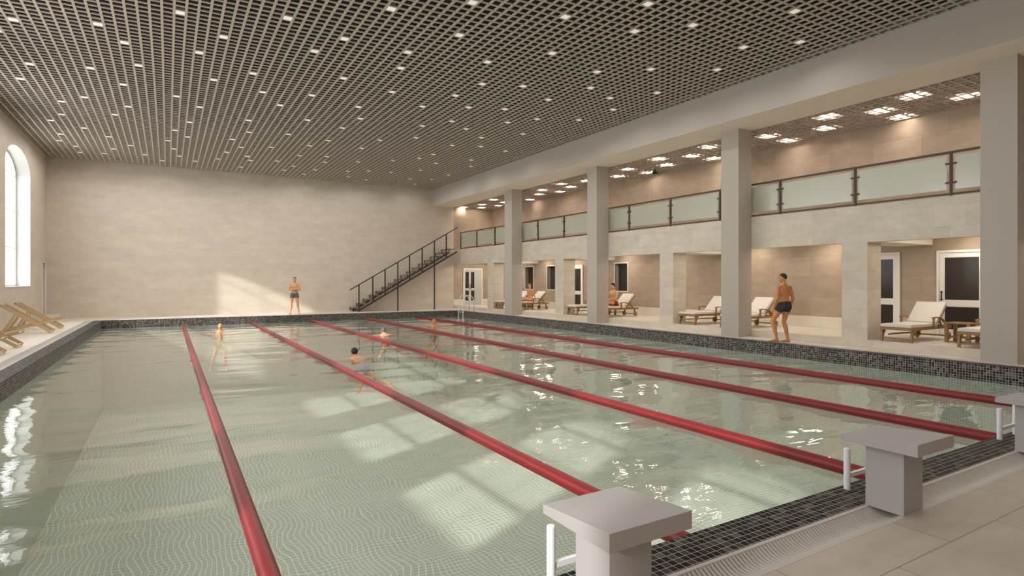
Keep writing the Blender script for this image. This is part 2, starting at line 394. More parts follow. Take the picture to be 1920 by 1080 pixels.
# ------------------------------------------------------------------ left wall with arched windows
WT = 0.48
WY0 = [23.27 - 6.14 * k for k in range(5)]          # near jambs
WW, SILL, SPR, RISE = 3.77, 1.36, 5.33, 0.71
def arch(y0, n=20, s=1.0):
    c = y0 + WW / 2
    return [(c - s * WW / 2 * math.cos(PI * k / n), SPR + s * RISE * math.sin(PI * k / n)) for k in range(n + 1)]
def left_wall(bm):
    ys = sorted(WY0); x1, x0 = WL, WL - WT
    NY0, NY1, NZ0, NZ1 = 29.33, 30.1, 0.19, 2.29
    prev = WN
    for y in ys:
        box_bm(bm, x0, x1, prev, y, 0, ZC + 0.3)
        box_bm(bm, x0, x1, y, y + WW, 0, SILL)
        a = arch(y)
        # above the arch, in vertical strips
        for (ya, za), (yb, zb) in zip(a, a[1:]):
            prism_bm(bm, [(ya, za), (yb, zb), (yb, ZC + 0.3), (ya, ZC + 0.3)], -WT, 'x', x1)
        prev = y + WW
    box_bm(bm, x0, x1, prev, NY0, 0, ZC + 0.3)
    box_bm(bm, x0, x1, NY0, NY1, NZ1, ZC + 0.3); box_bm(bm, x0, x1, NY0, NY1, 0, NZ0)
    box_bm(bm, x0 - 0.05, x0 + 0.06, NY0, NY1, NZ0, NZ1)
    box_bm(bm, x0, x1, NY1, WF + 0.3, 0, ZC + 0.3)
struct(mk('wall_left', M['cream_wall'], left_wall))
def win_reveal(bm, y):
    e = 0.006
    box_bm(bm, WL - WT, WL - 0.002, y, y + e, SILL, SPR); box_bm(bm, WL - WT, WL - 0.002, y + WW - e, y + WW, SILL, SPR)
    box_bm(bm, WL - WT, WL + 0.015, y - 0.02, y + WW + 0.02, SILL - 0.01, SILL + 0.012)
    a = arch(y); b = [(q[0] + (y + WW / 2 - q[0]) * 0.003, q[1] - 0.006) for q in a]
    for (p, q, r, s_) in zip(a, a[1:], b[1:], b): prism_bm(bm, [p, q, r, s_], -WT + 0.002, 'x', WL - 0.002)
for i, y in enumerate(WY0):
    w = thing('window_%d' % (i + 1), (WL - WT + 0.05, y + WW / 2, SILL), 'arched window', 'window')
    del w['label'], w['category']; struct(w)
    off = Vector((-(WL - WT + 0.05), -(y + WW / 2), -SILL))
    rv = mk('window_reveal', M['reveal'], lambda bm: win_reveal(bm, y), w, loc=off)
    def frm(bm):
        x0, x1 = WL - WT + 0.02, WL - WT + 0.075
        box_bm(bm, x0, x1, y, y + 0.06, SILL, SPR); box_bm(bm, x0, x1, y + WW - 0.06, y + WW, SILL, SPR)
        box_bm(bm, x0, x1, y, y + WW, SILL, SILL + 0.07)
        for f in (1 / 3, 2 / 3): box_bm(bm, x0, x1, y + WW * f - 0.012, y + WW * f + 0.012, SILL, SPR + RISE * 0.9)
        for z in (2.72, 4.02, 5.30): box_bm(bm, x0 + 0.004, x1 - 0.004, y, y + WW, z - 0.015, z + 0.015)
        a = arch(y); b = [(q[0] + (y + WW / 2 - q[0]) * 0.03, q[1] - 0.06) for q in a]
        for (p, q, r, s_) in zip(a, a[1:], b[1:], b): prism_bm(bm, [p, q, r, s_], 0.055, 'x', x0)
    mk('window_frame', M['frame'], frm, w, loc=off)
    mk('window_pane', M['pane'], lambda bm: prism_bm(bm, [(y, SILL), (y + WW, SILL)] + list(reversed(arch(y))), 0.006, 'x', WL - WT + 0.04), w, loc=off)
    # daylight portal in the opening
    ld = bpy.data.lights.new('window_portal', 'AREA'); ld.shape = 'RECTANGLE'; ld.size = WW + 0.1; ld.size_y = 4.9
    ld.cycles.is_portal = True
    lo = bpy.data.objects.new('window_portal', ld); C.objects.link(lo)
    lo.location = (WL - WT - 0.08, y + WW / 2, SILL + 2.35); lo.rotation_euler = (PI / 2, 0, -PI / 2)
# niche trim and step box
d1 = thing('door_1', (WL, 29.7, 0.19), 'x', 'x'); del d1['label'], d1['category']; struct(d1)
boxes('door_frame', M['frame'], [(WL - 0.02, WL + 0.02, 29.30, 29.345, 0.19, 2.33), (WL - 0.02, WL + 0.02, 30.09, 30.13, 0.19, 2.33), (WL - 0.02, WL + 0.02, 29.30, 30.13, 2.29, 2.33)], d1, loc=(-WL, -29.7, -0.19))
boxes('door_leaf', M['white_plaster'], [(WL - 0.40, WL - 0.36, 29.345, 30.09, 0.19, 2.29)], d1, loc=(-WL, -29.7, -0.19))
tag(boxes('step_platform', M['skirt'], [(WL, -3.84, 29.12, WF, 0.0, 0.185)], bevel=0.004), 'low cream step block in the far left corner below the door', 'step')

# ------------------------------------------------------------------ other walls and ceilings
struct(boxes('wall_far', M['cream_wall'], [(WL - 0.5, AX, WF, WF + 0.3, 0, ZC + 0.3)]))
struct(boxes('wall_gallery_end', M['taupe_wall'], [(AX, BX + 0.3, WF, WF + 0.3, 0, ZC + 0.3)]))
struct(boxes('wall_near', M['cream_wall'], [(WL - 0.5, BX + 0.3, WN - 0.3, WN, 0, ZC + 0.3)]))
def back_wall(bm):
    # openings in the alcove back wall (y0,y1,z0,z1)
    ops = sorted([(25.75, 26.55, 1.13, 2.30), (23.55, 24.45, 1.13, 2.30), (18.45, 19.25, 1.13, 2.30)])
    prev = WN
    for y0, y1, z0, z1 in ops:
        box_bm(bm, BX, BX + 0.3, prev, y0, 0, ZC + 0.3)
        box_bm(bm, BX, BX + 0.3, y0, y1, 0, z0); box_bm(bm, BX, BX + 0.3, y0, y1, z1, ZC + 0.3)
        prev = y1
    box_bm(bm, BX, BX + 0.3, prev, WF, 0, ZC + 0.3)
struct(mk('wall_right', M['taupe_wall'], back_wall))
struct(boxes('baseboard_right', M['skirt'], [(BX - 0.012, BX, WN, WF, AZ, 0.50)]))
struct(boxes('baseboard_far', M['skirt'], [(AX, BX - 0.012, WF - 0.012, WF, AZ, 0.50)]))
ZC2 = ZC
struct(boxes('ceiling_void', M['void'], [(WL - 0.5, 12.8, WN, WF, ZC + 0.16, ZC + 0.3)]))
def lattice(x0, x1, y0, y1, z, px, py, t, t2, h, ox=0.0, oy=0.0):
    def f(bm):
        k = math.ceil((x0 - ox) / px)
        while ox + k * px < x1: x = ox + k * px; box_bm(bm, x - t / 2, x + t / 2, y0, y1, z, z + h); k += 1
        k = math.ceil((y0 - oy) / py)
        while oy + k * py < y1: y = oy + k * py; box_bm(bm, x0, x1, y - t2 / 2, y + t2 / 2, z + 0.001, z + h - 0.001); k += 1
    return f
struct(mk('ceiling', M['slat'], lattice(WL, 12.7, WN, WF, ZC, 0.2, 0.2, 0.046, 0.040, 0.022, ox=WL)))
struct(mk('ceiling_gallery', M['slat'], lattice(AX, BX, WN, WF, ZG, 0.2, 0.2, 0.05, 0.04, 0.045, ox=AX + 0.1)))
struct(boxes('ceiling_gallery_void', M['void2'], [(AX - 0.1, BX + 0.2, WN, WF, ZG + 0.17, ZG + 0.25)]))
# long beam
struct(boxes('trim_beam', M['plaster'], [(12.7, AX, WN, WF, 5.76, ZC + 0.3)]))
struct(boxes('trim_soffit', M['soffit'], [(12.7, AX, WN, WF, 5.759, 5.76)]))  # thin sheet under the beam, carries the painted bounce light
# pillars
PY = [(4.44, 5.01), (10.53, 11.11), (16.66, 17.22), (22.76, 23.42)]
plab = ['grainy grey square pillar nearest the camera, cut by the right frame edge',
        'grainy grey square pillar just left of the walking man', 'grainy grey square pillar left of the seated man in red trunks',
        'grainy grey square pillar farthest away, beside the pool ladder']
for (a, b), l in zip(PY, plab):
    tag(boxes('pillar', M['plaster'], [(13.5, AX, a, b, 0.001, 5.759)]), l, 'pillar', 'square pillars along the pool')
boxes_near = struct(boxes('trim_4', M['plaster'], [(13.5, AX, -1.72, -1.15, 0, 5.76)]))
# arcade wall
CY = [(-4.0, -4.0)] + [(1.33, 1.93), (7.40, 8.00), (13.46, 14.05), (19.5, 20.1), (25.5, 26.12)]
def arcade(bm):
    box_bm(bm, AX, AX + 0.18, WN, WF, 2.46, GZ)
    for a, b in CY[1:]: box_bm(bm, AX, 14.64, a, b, AZ, 2.46)
struct(mk('wall_arcade', M['fascia'], arcade))
struct(boxes('floor_gallery', M['deck'], [(AX + 0.18, BX, WN, WF, 2.98, GZ)]))
struct(boxes('ceiling_alcove', M['white_plaster'], [(AX + 0.18, BX, WN, WF, 2.74, 2.98)]))
struct(boxes('trim_alcove_beams', M['white_plaster'], [(AX + 0.18, BX, a - 0.25, b, 2.46, 2.74) for a, b in CY[1:]]))

# ------------------------------------------------------------------ alcove windows and doors
def small_window(n, y0, y1, z0, z1):
    w = thing('window_%d' % n, (BX, (y0 + y1) / 2, z0), 'x', 'x'); del w['label'], w['category']; struct(w)
    off = (-BX, -(y0 + y1) / 2, -z0); f = 0.045
    boxes('window_frame', M['frame'], [(BX - 0.02, BX + 0.02, y0 - f, y0, z0 - f, z1 + f), (BX - 0.02, BX + 0.02, y1, y1 + f, z0 - f, z1 + f),
          (BX - 0.02, BX + 0.02, y0, y1, z1, z1 + f), (BX - 0.03, BX + 0.02, y0, y1, z0 - f, z0)], w, loc=off)
    boxes('window_reveal', M['frame_dark'], [(BX + 0.02, BX + 0.2, y1 - 0.01, y1, z0, z1), (BX + 0.02, BX + 0.2, y0, y0 + 0.01, z0, z1)], w, loc=off)
    boxes('window_pane', M['darkglass'], [(BX + 0.2, BX + 0.22, y0, y1, z0, z1)], w, loc=off)
small_window(6, 25.75, 26.55, 1.13, 2.30); small_window(7, 23.55, 24.45, 1.13, 2.30); small_window(8, 18.45, 19.25, 1.13, 2.30)
def glass_door(n, y0, y1, handle_y=None, z1=2.31):
    w = thing('door_%d' % n, (BX, (y0 + y1) / 2, AZ), 'x', 'x'); del w['label'], w['category']; struct(w)
    off = (-BX, -(y0 + y1) / 2, -AZ); x0, x1 = BX - 0.035, BX - 0.013
    boxes('door_frame', M['frame'], [(x0 - 0.02, x1, y0 - 0.0, y0 + 0.055, AZ, z1), (x0 - 0.02, x1, y1 - 0.055, y1, AZ, z1), (x0 - 0.02, x1, y0 + 0.055, y1 - 0.055, z1 - 0.06, z1)], w, loc=off)
    a, b = y0 + 0.06, y1 - 0.06
    lf = boxes('door_leaf', M['frame'], [(x0, x1, a, a + 0.11, AZ + 0.02, z1 - 0.065), (x0, x1, b - 0.11, b, AZ + 0.02, z1 - 0.065),
          (x0, x1, a + 0.11, b - 0.11, 2.13, z1 - 0.065), (x0, x1, a + 0.11, b - 0.11, 0.92, 1.09), (x0, x1, a + 0.11, b - 0.11, AZ + 0.02, 0.36)], w, loc=off)
    g = boxes('door_glass', M['darkglass'], [(x1 - 0.008, x1 - 0.002, a + 0.11, b - 0.11, 1.09, 2.13), (x1 - 0.008, x1 - 0.002, a + 0.11, b - 0.11, 0.36, 0.92)], lf)
    if handle_y:
        def hd(bm):
            tube_bm(bm, [(x0 - 0.05, handle_y, 1.08), (x0 - 0.05, handle_y, 1.29)], 0.014, 8)
            for z in (1.09, 1.28): ell_bm(bm, (x0 - 0.045, handle_y, z), (0.028, 0.028, 0.028), nu=8, nv=6); tube_bm(bm, [(x0 - 0.04, handle_y, z), (x0, handle_y, z)], 0.012, 8)
        mk('door_handle', M['handle'], hd, lf, smooth=True)
glass_door(2, 6.0, 7.05, 6.93)
glass_door(3, 7.90, 8.95)
glass_door(4, 21.45, 22.45)
glass_door(5, 20.1, 21.0)
glass_door(6, 27.6, 28.6)
# double door in the end wall of the last alcove
w = thing('door_7', (15.26, WF, AZ), 'x', 'x'); del w['label'], w['category']; struct(w)
off = (-15.26, -WF, -AZ); y0, y1 = WF - 0.05, WF - 0.014
boxes('door_frame', M['frame'], [(14.63, 14.70, y0 - 0.02, y1, AZ, 2.29), (15.82, 15.88, y0 - 0.02, y1, AZ, 2.29), (14.70, 15.82, y0 - 0.02, y1, 2.22, 2.29)], w, loc=off)
for k, (a, b) in enumerate(((14.71, 15.06), (15.07, 15.42))):
    lf = boxes('door_leaf', plain('grey_painted_door_%d' % k, (0.52, 0.51, 0.52), noise=0.01), [(a, a + 0.06, y0, y1, AZ + 0.01, 2.21), (b - 0.06, b, y0, y1, AZ + 0.01, 2.21), (a + 0.06, b - 0.06, y0, y1, 2.08, 2.21), (a + 0.06, b - 0.06, y0, y1, 1.0, 1.14), (a + 0.06, b - 0.06, y0, y1, AZ + 0.01, 0.42)], w, loc=off)
    boxes('door_glass', M['darkglass'], [(a + 0.06, b - 0.06, y1 - 0.01, y1 - 0.004, 1.14, 2.08), (a + 0.06, b - 0.06, y1 - 0.01, y1 - 0.004, 0.42, 1.0)], lf)
    hx = b - 0.03 if k == 0 else a + 0.03
    mk('door_handle', M['handle'], lambda bm: (tube_bm(bm, [(hx, y0 - 0.05, 1.08), (hx, y0 - 0.05, 1.36)], 0.014, 8), tube_bm(bm, [(hx, y0 - 0.05, 1.1), (hx, y0, 1.1)], 0.012, 8), tube_bm(bm, [(hx, y0 - 0.05, 1.34), (hx, y0, 1.34)], 0.012, 8)), lf)
boxes('side_panel', plain('grey_painted_panel', (0.50, 0.48, 0.47), noise=0.01), [(15.43, 15.82, y0 + 0.01, y1, AZ, 2.22)], w, loc=off)

# ------------------------------------------------------------------ lamps
LP = []
def add_l(lst, ox, oy, s): LP.extend([(ox + x / s, oy + y / s) for x, y in lst])
add_l([(118,158),(10,240),(745,192),(948,330),(1048,496),(240,488),(172,597),(690,517),(935,640),(645,735),(470,765),(968,803),(473,862),(395,905),(870,862),(640,963),(465,1008),(453,1055),(825,1027),(1365,108),(1685,290),(1503,403),(1610,605),(1330,728),(1505,807),(1427,918),(1315,979),(1410,1028),(1262,1056),(1897,556),(1862,905),(1868,995),(1743,1047)], 0, 0, 4)
add_l([(695,455),(728,505),(943,520),(1030,477),(1183,446),(1310,528),(1568,476),(1467,581),(1617,541),(1760,585)], 0, 180, 4.8)
add_l([(240,152),(1010,80),(1610,36),(660,302),(437,393),(1517,275),(1130,402),(1077,518),(650,594),(1720,472),(52,694),(417,718),(1010,694),(1683,635),(1485,720),(180,793),(765,805),(1240,803),(1583,808),(1850,822),(383,902),(778,893),(1460,911),(1873,918),(643,962),(1240,946),(1563,968),(240,1008),(536,1054),(920,1050),(1190,1033),(1680,1033)], 480, 0, 4)
add_l([(208,305),(100,342),(35,393),(255,372),(275,402),(205,452),(432,305),(478,408),(720,294),(640,368),(595,445),(530,476),(675,507),(755,473),(832,415),(845,375),(1105,312),(1075,412),(1000,485),(1003,525),(1142,548),(1155,482),(1325,491),(1337,403),(1465,541),(1503,580),(1630,545),(1535,388),(1640,358),(1660,426),(1545,476),(1753,512),(1782,292)], 400, 200, 4)
add_l([(1180,140),(1690,247),(1845,14),(1083,408),(865,652),(1815,527),(1413,547),(1367,665),(1053,751),(1510,740),(1862,703),(1535,827),(970,896),(1285,902),(865,1006)], 760, 0, 4)
add_l([(952,284),(899,274),(881,300),(881,312)], 0, 0, 1)
add_l([(1030,70),(200,202),(997,325),(580,365),(390,530)], 1240, 0, 4)
Fv = Vector((math.sin(YAW), math.cos(YAW), 0)); Rv = Vector((math.cos(YAW), -math.sin(YAW), 0))
def on_z(u, v, z):
    r = Fv + Rv * ((u - 960) / 1086.4) + Vector((0, 0, (527 - v) / 1086.4))
    return Vector((0, 0, 1.55)) + r * ((z - 1.55) / r.z)
lamp0 = None; seen = set()
for (u, v) in LP:
    p = on_z(u, v, ZC)
    cx = WL + (math.floor((p.x - WL) / 0.2) + 0.5) * 0.2; cyy = (math.floor(p.y / 0.2) + 0.5) * 0.2
    key = (round(cx, 2), round(cyy, 2))
    if key in seen or cx > 12.65 or cyy > WF - 0.1: continue
    seen.add(key)
    if lamp0 is None:
        lamp0 = thing('ceiling_light', (cx, cyy, ZC), 'small square pale light panel filling one cell of the dark hall ceiling grid', 'ceiling light', 'small light panels in the hall ceiling grid')
        boxes('diffuser', M['lamp'], [(-0.075, 0.075, -0.075, 0.075, 0.002, 0.014)], lamp0)
        boxes('housing', M['slat'], [(-0.07, 0.07, -0.07, 0.07, 0.014, 0.10)], lamp0)
        sp = bpy.data.lights.new('downlight', 'SPOT'); sp.energy = 25.0; sp.spot_size = math.radians(172); sp.spot_blend = 0.6; sp.shadow_soft_size = 0.0; sp.color = (1.0, 0.965, 0.91)
        spo = bpy.data.objects.new('downlight', sp); C.objects.link(spo); spo.parent = lamp0; spo.location = (0, 0, -0.02)
    else: dup(lamp0, (cx, cyy, ZC), lamp0['label'])
for i in range(7):
    for j in range(6):                                   # unseen lamps added above and behind the camera to brighten the hall
        x = -3.0 + 2.4 * i + 0.2 * ((i * 7 + j * 3) % 5); y = -3.4 + 2.0 * j + 0.2 * ((i * 5 + j * 2) % 4)
        if x < 11.4 and y < 6.8: dup(lamp0, (WL + (math.floor((x - WL) / 0.2) + 0.5) * 0.2, (math.floor(y / 0.2) + 0.5) * 0.2, ZC), lamp0['label'])
GL = [(14.65, 6.71), (15.67, 6.11), (15.24, 7.72), (16.25, 7.72), (14.61, 8.69), (15.66, 9.35), (15.06, 10.73), (16.06, 10.74), (14.66, 12.54), (15.24, 13.73), (16.19, 13.67), (14.64, 14.69),
      (15.63, 15.29), (14.98, 16.62), (16.07, 16.72), (15.64, 17.92), (14.69, 20.57), (15.23, 19.47), (14.98, 22.47), (15.57, 21.05), (15.97, 22.44), (15.59, 23.66), (16.21, 25.45), (14.59, 26.42), (14.95, 28.41), (15.57, 29.67), (15.96, 28.34), (15.53, 27.05), (14.57, 29.95), (15.1, 4.6), (16.0, 4.5), (15.1, 1.5), (16.0, 1.0), (15.4, -2)]
g0 = None
for x, y in GL:
    if g0 is None:
        g0 = thing('gallery_light', (x, y, ZG + 0.055), 'bright white square lamp glowing above the gallery ceiling grid', 'ceiling light', 'bright lamps above the gallery grid')
        boxes('diffuser', M['glow'], [(-0.15, 0.15, -0.15, 0.15, 0.0, 0.01)], g0); boxes('housing', M['slat'], [(-0.155, 0.155, -0.155, 0.155, 0.011, 0.11)], g0)
    else: dup(g0, (x, y, ZG + 0.055), g0['label'])
a0 = None
for k, (ax, y) in enumerate([(x_, y_) for y_ in (3.7, 6.2, 9.7, 12.2, 15.8, 18.3, 21.9, 24.3, 27.4, 29.2) for x_ in (15.0, 16.0)]):
    if a0 is None:
        a0 = thing('alcove_light', (ax, y, 2.74), 'flat warm ceiling lamp in the alcove ceiling', 'ceiling light', 'lamps in the alcove ceiling')
        boxes('diffuser', M['alcove_glow'], [(-0.16, 0.16, -0.16, 0.16, -0.012, 0.0)], a0)
    else: dup(a0, (ax, y, 2.74), a0['label'])
for (x, y), l in (((15.9, 16.15), 'small black security camera under the gallery ceiling, between second and third pillars from camera'), ((15.8, 26.9), 'small black security camera under the gallery ceiling near the far pillar')):
    c = thing('security_camera', (x, y, ZG), l, 'camera')
    mk('mount', M['handle'], lambda bm: tube_bm(bm, [(0, 0, 0.0), (0, 0, -0.09)], 0.03, 8), c)
    mk('camera_body', M['handle'], lambda bm: tube_bm(bm, [(-0.14, -0.05, -0.14), (-0.12, -0.045, -0.137), (0.13, 0.04, -0.10), (0.15, 0.05, -0.10)], [0.04, 0.06, 0.06, 0.04], 10), c, smooth=True)

# ------------------------------------------------------------------ gallery balustrade
bal = thing('glass_balustrade', (14.15, 10.0, GZ), 'long balustrade of green tinted glass panels with dark metal posts along the gallery edge', 'balustrade')
RX = 14.15; off = (-14.15, -10.0, -GZ)
PP = [29.47 - 1.976 * k for k in range(18)]
boxes('top_rail', M['iron'], [(RX - 0.025, RX + 0.025, WN, PP[0] + 0.1, 4.235, 4.28)], bal, loc=off)
boxes('bottom_rail', M['iron'], [(RX - 0.02, RX + 0.02, WN, PP[0], 3.365, 3.40)], bal, loc=off)
for i, y in enumerate(PP):
    boxes('post', M['iron'], [(RX - 0.022, RX + 0.022, y - 0.022, y + 0.022, GZ, 4.235)], bal, loc=off)
    if i + 1 < len(PP):
        b = PP[i + 1]
        gp = boxes('glass_panel', M['balustrade_glass'], [(RX - 0.006, RX + 0.006, b + 0.075, y - 0.075, 3.475, 4.175)], bal, loc=off)
        boxes('clamp', M['iron'], [(RX - 0.02, RX + 0.02, yy0, yy1, z - 0.02, z + 0.02) for z in (3.62, 4.02) for yy0, yy1 in ((b + 0.022, b + 0.105), (y - 0.105, y - 0.022))], gp)

# ------------------------------------------------------------------ staircase
st = thing('staircase', (8.2, 29.1, 0), 'dark metal open staircase climbing the far wall to the gallery', 'staircase')
off = (-8.2, -29.1, 0)
SX0, SX1, SY0, SY1 = 8.15, 13.55, 29.1, 30.15
NS = 16; dx = (13.2 - 8.05) / 15; dz = 3.33 / NS
mk('stringer', M['iron'], lambda bm: (obb_bm(bm, (8.25, 29.12, 0.03), (13.75, 29.12, 3.18), 0.03, 0.08), obb_bm(bm, (8.25, 30.12, 0.03), (13.75, 30.12, 3.18), 0.03, 0.08)), st, loc=off)
for k in range(NS):
    x = 8.08 + dx * k; z = dz * (k + 1)
    tr = boxes('tread', M['tread'], [(x, x + 0.36, SY0 + 0.02, SY1, z - 0.035, z)], st, loc=off)
    boxes('tread_bracket', M['iron'], [(x + 0.02, x + 0.06, SY0, SY0 + 0.03, max(0.0, z - 0.16), z - 0.035), (x + 0.02, x + 0.06, SY1 - 0.03, SY1, max(0, z - 0.16), z - 0.035), (x + 0.30, x + 0.33, SY0, SY0 + 0.03, max(0, z - 0.06), z - 0.03)], tr)
mk('handrail', M['iron'], lambda bm: obb_bm(bm, (7.83, 29.1, 1.10), (13.80, 29.1, 4.53), 0.04, 0.05), st, loc=off)
def pxx(u): r = Fv + Rv * ((u - 960) / 1086.4); return r.x / r.y * 29.1
for u, long_ in ((673, 1), (699, 0), (722, 0), (746, 1), (768, 0), (791.7, 0), (814.5, 1), (836.8, 0)):
    x = pxx(u); zt = 1.10 + (x - 7.83) * (4.53 - 1.10) / (13.80 - 7.83); zb = 0.0 if long_ else 0.03 + (x - 8.25) * 3.15 / 5.5 + 0.0
    boxes('baluster', M['iron'], [(x - 0.028, x + 0.028, 29.07, 29.13, zb, zt)], st, loc=off)

# ------------------------------------------------------------------ pool ladder
lad = thing('pool_ladder', (12.96, 26.25, 0), 'white tubular pool ladder at the far right pool edge', 'ladder')
off = (-12.96, -26.25, 0)
def hoop(y):
    pts = [(12.6, y, -1.4), (12.6, y, 0.3), (12.61, y, 0.5)] + [(12.91 - 0.30 * math.cos(a), y, 0.5 + 0.34 * math.sin(a)) for a in [PI * k / 10 for k in range(1, 10)]] + [(13.21, y, 0.5), (13.22, y, 0.0)]
    return lambda bm: tube_bm(bm, pts, 0.022, 10, side=(0, 1, 0))
for y in (26.5, 26.0): mk('handrail', M['steel'], hoop(y), lad, smooth=True, loc=off)
for z in (0.0, -0.30, -0.60, -0.9, -1.2): boxes('rung', M['steel'], [(12.56, 12.66, 26.0, 26.5, z - 0.012, z + 0.012)], lad, loc=off)

# ------------------------------------------------------------------ lane ropes
for x, l in ((0.53, 'red floating lane rope nearest the left pool edge'), (3.07, 'red floating lane rope, second from the left, ending at the nearest starting block'),
             (5.58, 'red floating lane rope in the middle of the pool, third from the left'), (8.13, 'red floating lane rope, second from the pillars'), (10.70, 'red floating lane rope closest to the pillars')):
    r = thing('lane_rope', (x, YN, -0.245), l, 'lane rope', 'red lane ropes across the pool')
    mk('float_tube', M['rope'], lambda bm: tube_bm(bm, [(0, 0.0 + 0.02, 0), (0, 0.05, 0), (0, YF - YN - 0.15, 0), (0, YF - YN - 0.12, 0)], [0.05, 0.062, 0.062, 0.05], 20, side=(1, 0, 0)), r, smooth=False)
    for p in r.children[0].data.polygons:
        if len(p.vertices) == 4: p.use_smooth = True
    mk('anchor', M['steel'], lambda bm: tube_bm(bm, [(0, YF - YN - 0.12, 0), (0, YF - YN, 0.0)], 0.012, 8), r)

# ------------------------------------------------------------------ starting blocks
def make_block():
    b = thing('starting_block', (0, 0, 0), 'x', 'starting block', 'white starting blocks')
    boxes('pedestal', M['block'], [(-0.125, 0.125, 0.0, 0.244, 0.0015, 0.45)], b, bevel=0.002)
    def slab(bm):
        x0, x1, ya, yb, z = -0.24, 0.24, -0.135, 0.35, 0.44
        vs = [bm.verts.new(p) for p in ((x0, ya, z), (x1, ya, z), (x1, yb, z), (x0, yb, z), (x0, ya, z + 0.081), (x1, ya, z + 0.081), (x1, yb, z + 0.042), (x0, yb, z + 0.042))]
        for f in ((0, 3, 2, 1), (4, 5, 6, 7), (0, 1, 5, 4), (1, 2, 6, 5), (2, 3, 7, 6), (3, 0, 4, 7)): bm.faces.new([vs[i] for i in f])
    mk('platform', M['block'], slab, b, bevel=0.002)
    return b
blab = ['white starting block nearest the camera at the bottom of the frame', 'white starting block standing free, second from the camera', 'white starting block cut by the right frame edge']
bk = make_block(); bk.location = (1.782, 1.958, 0); bk['label'] = blab[0]
gr = None
for k, (x, l) in enumerate(((4.279, blab[1]), (6.76, blab[2]))): dup(bk, (x, 1.958, 0), l)
for px0, l in ((1.68, 'white backstroke grip bar with two posts beside the nearest starting block'), (4.355, 'white backstroke grip bar beside the second starting block'), (7.0, 'white backstroke grip bar beside the starting block at the right edge')):
    g = None
    if gr is None:
        gr = thing('grip_bar', (px0, 2.44, 0), l, 'grip bar', 'white grip bars at the pool edge')
        for x in (0.0, 0.37): mk('post', M['whitemetal'], lambda bm: tube_bm(bm, [(x, 0, 0.0), (x, 0, 0.30), (x, 0, 0.305)], [0.023, 0.023, 0.018], 16), gr, smooth=False)
        boxes('crossbar', M['whitemetal'], [(0.02, 0.35, -0.012, 0.012, 0.085, 0.115)], gr)
    else: dup(gr, (px0, 2.44, 0), l)

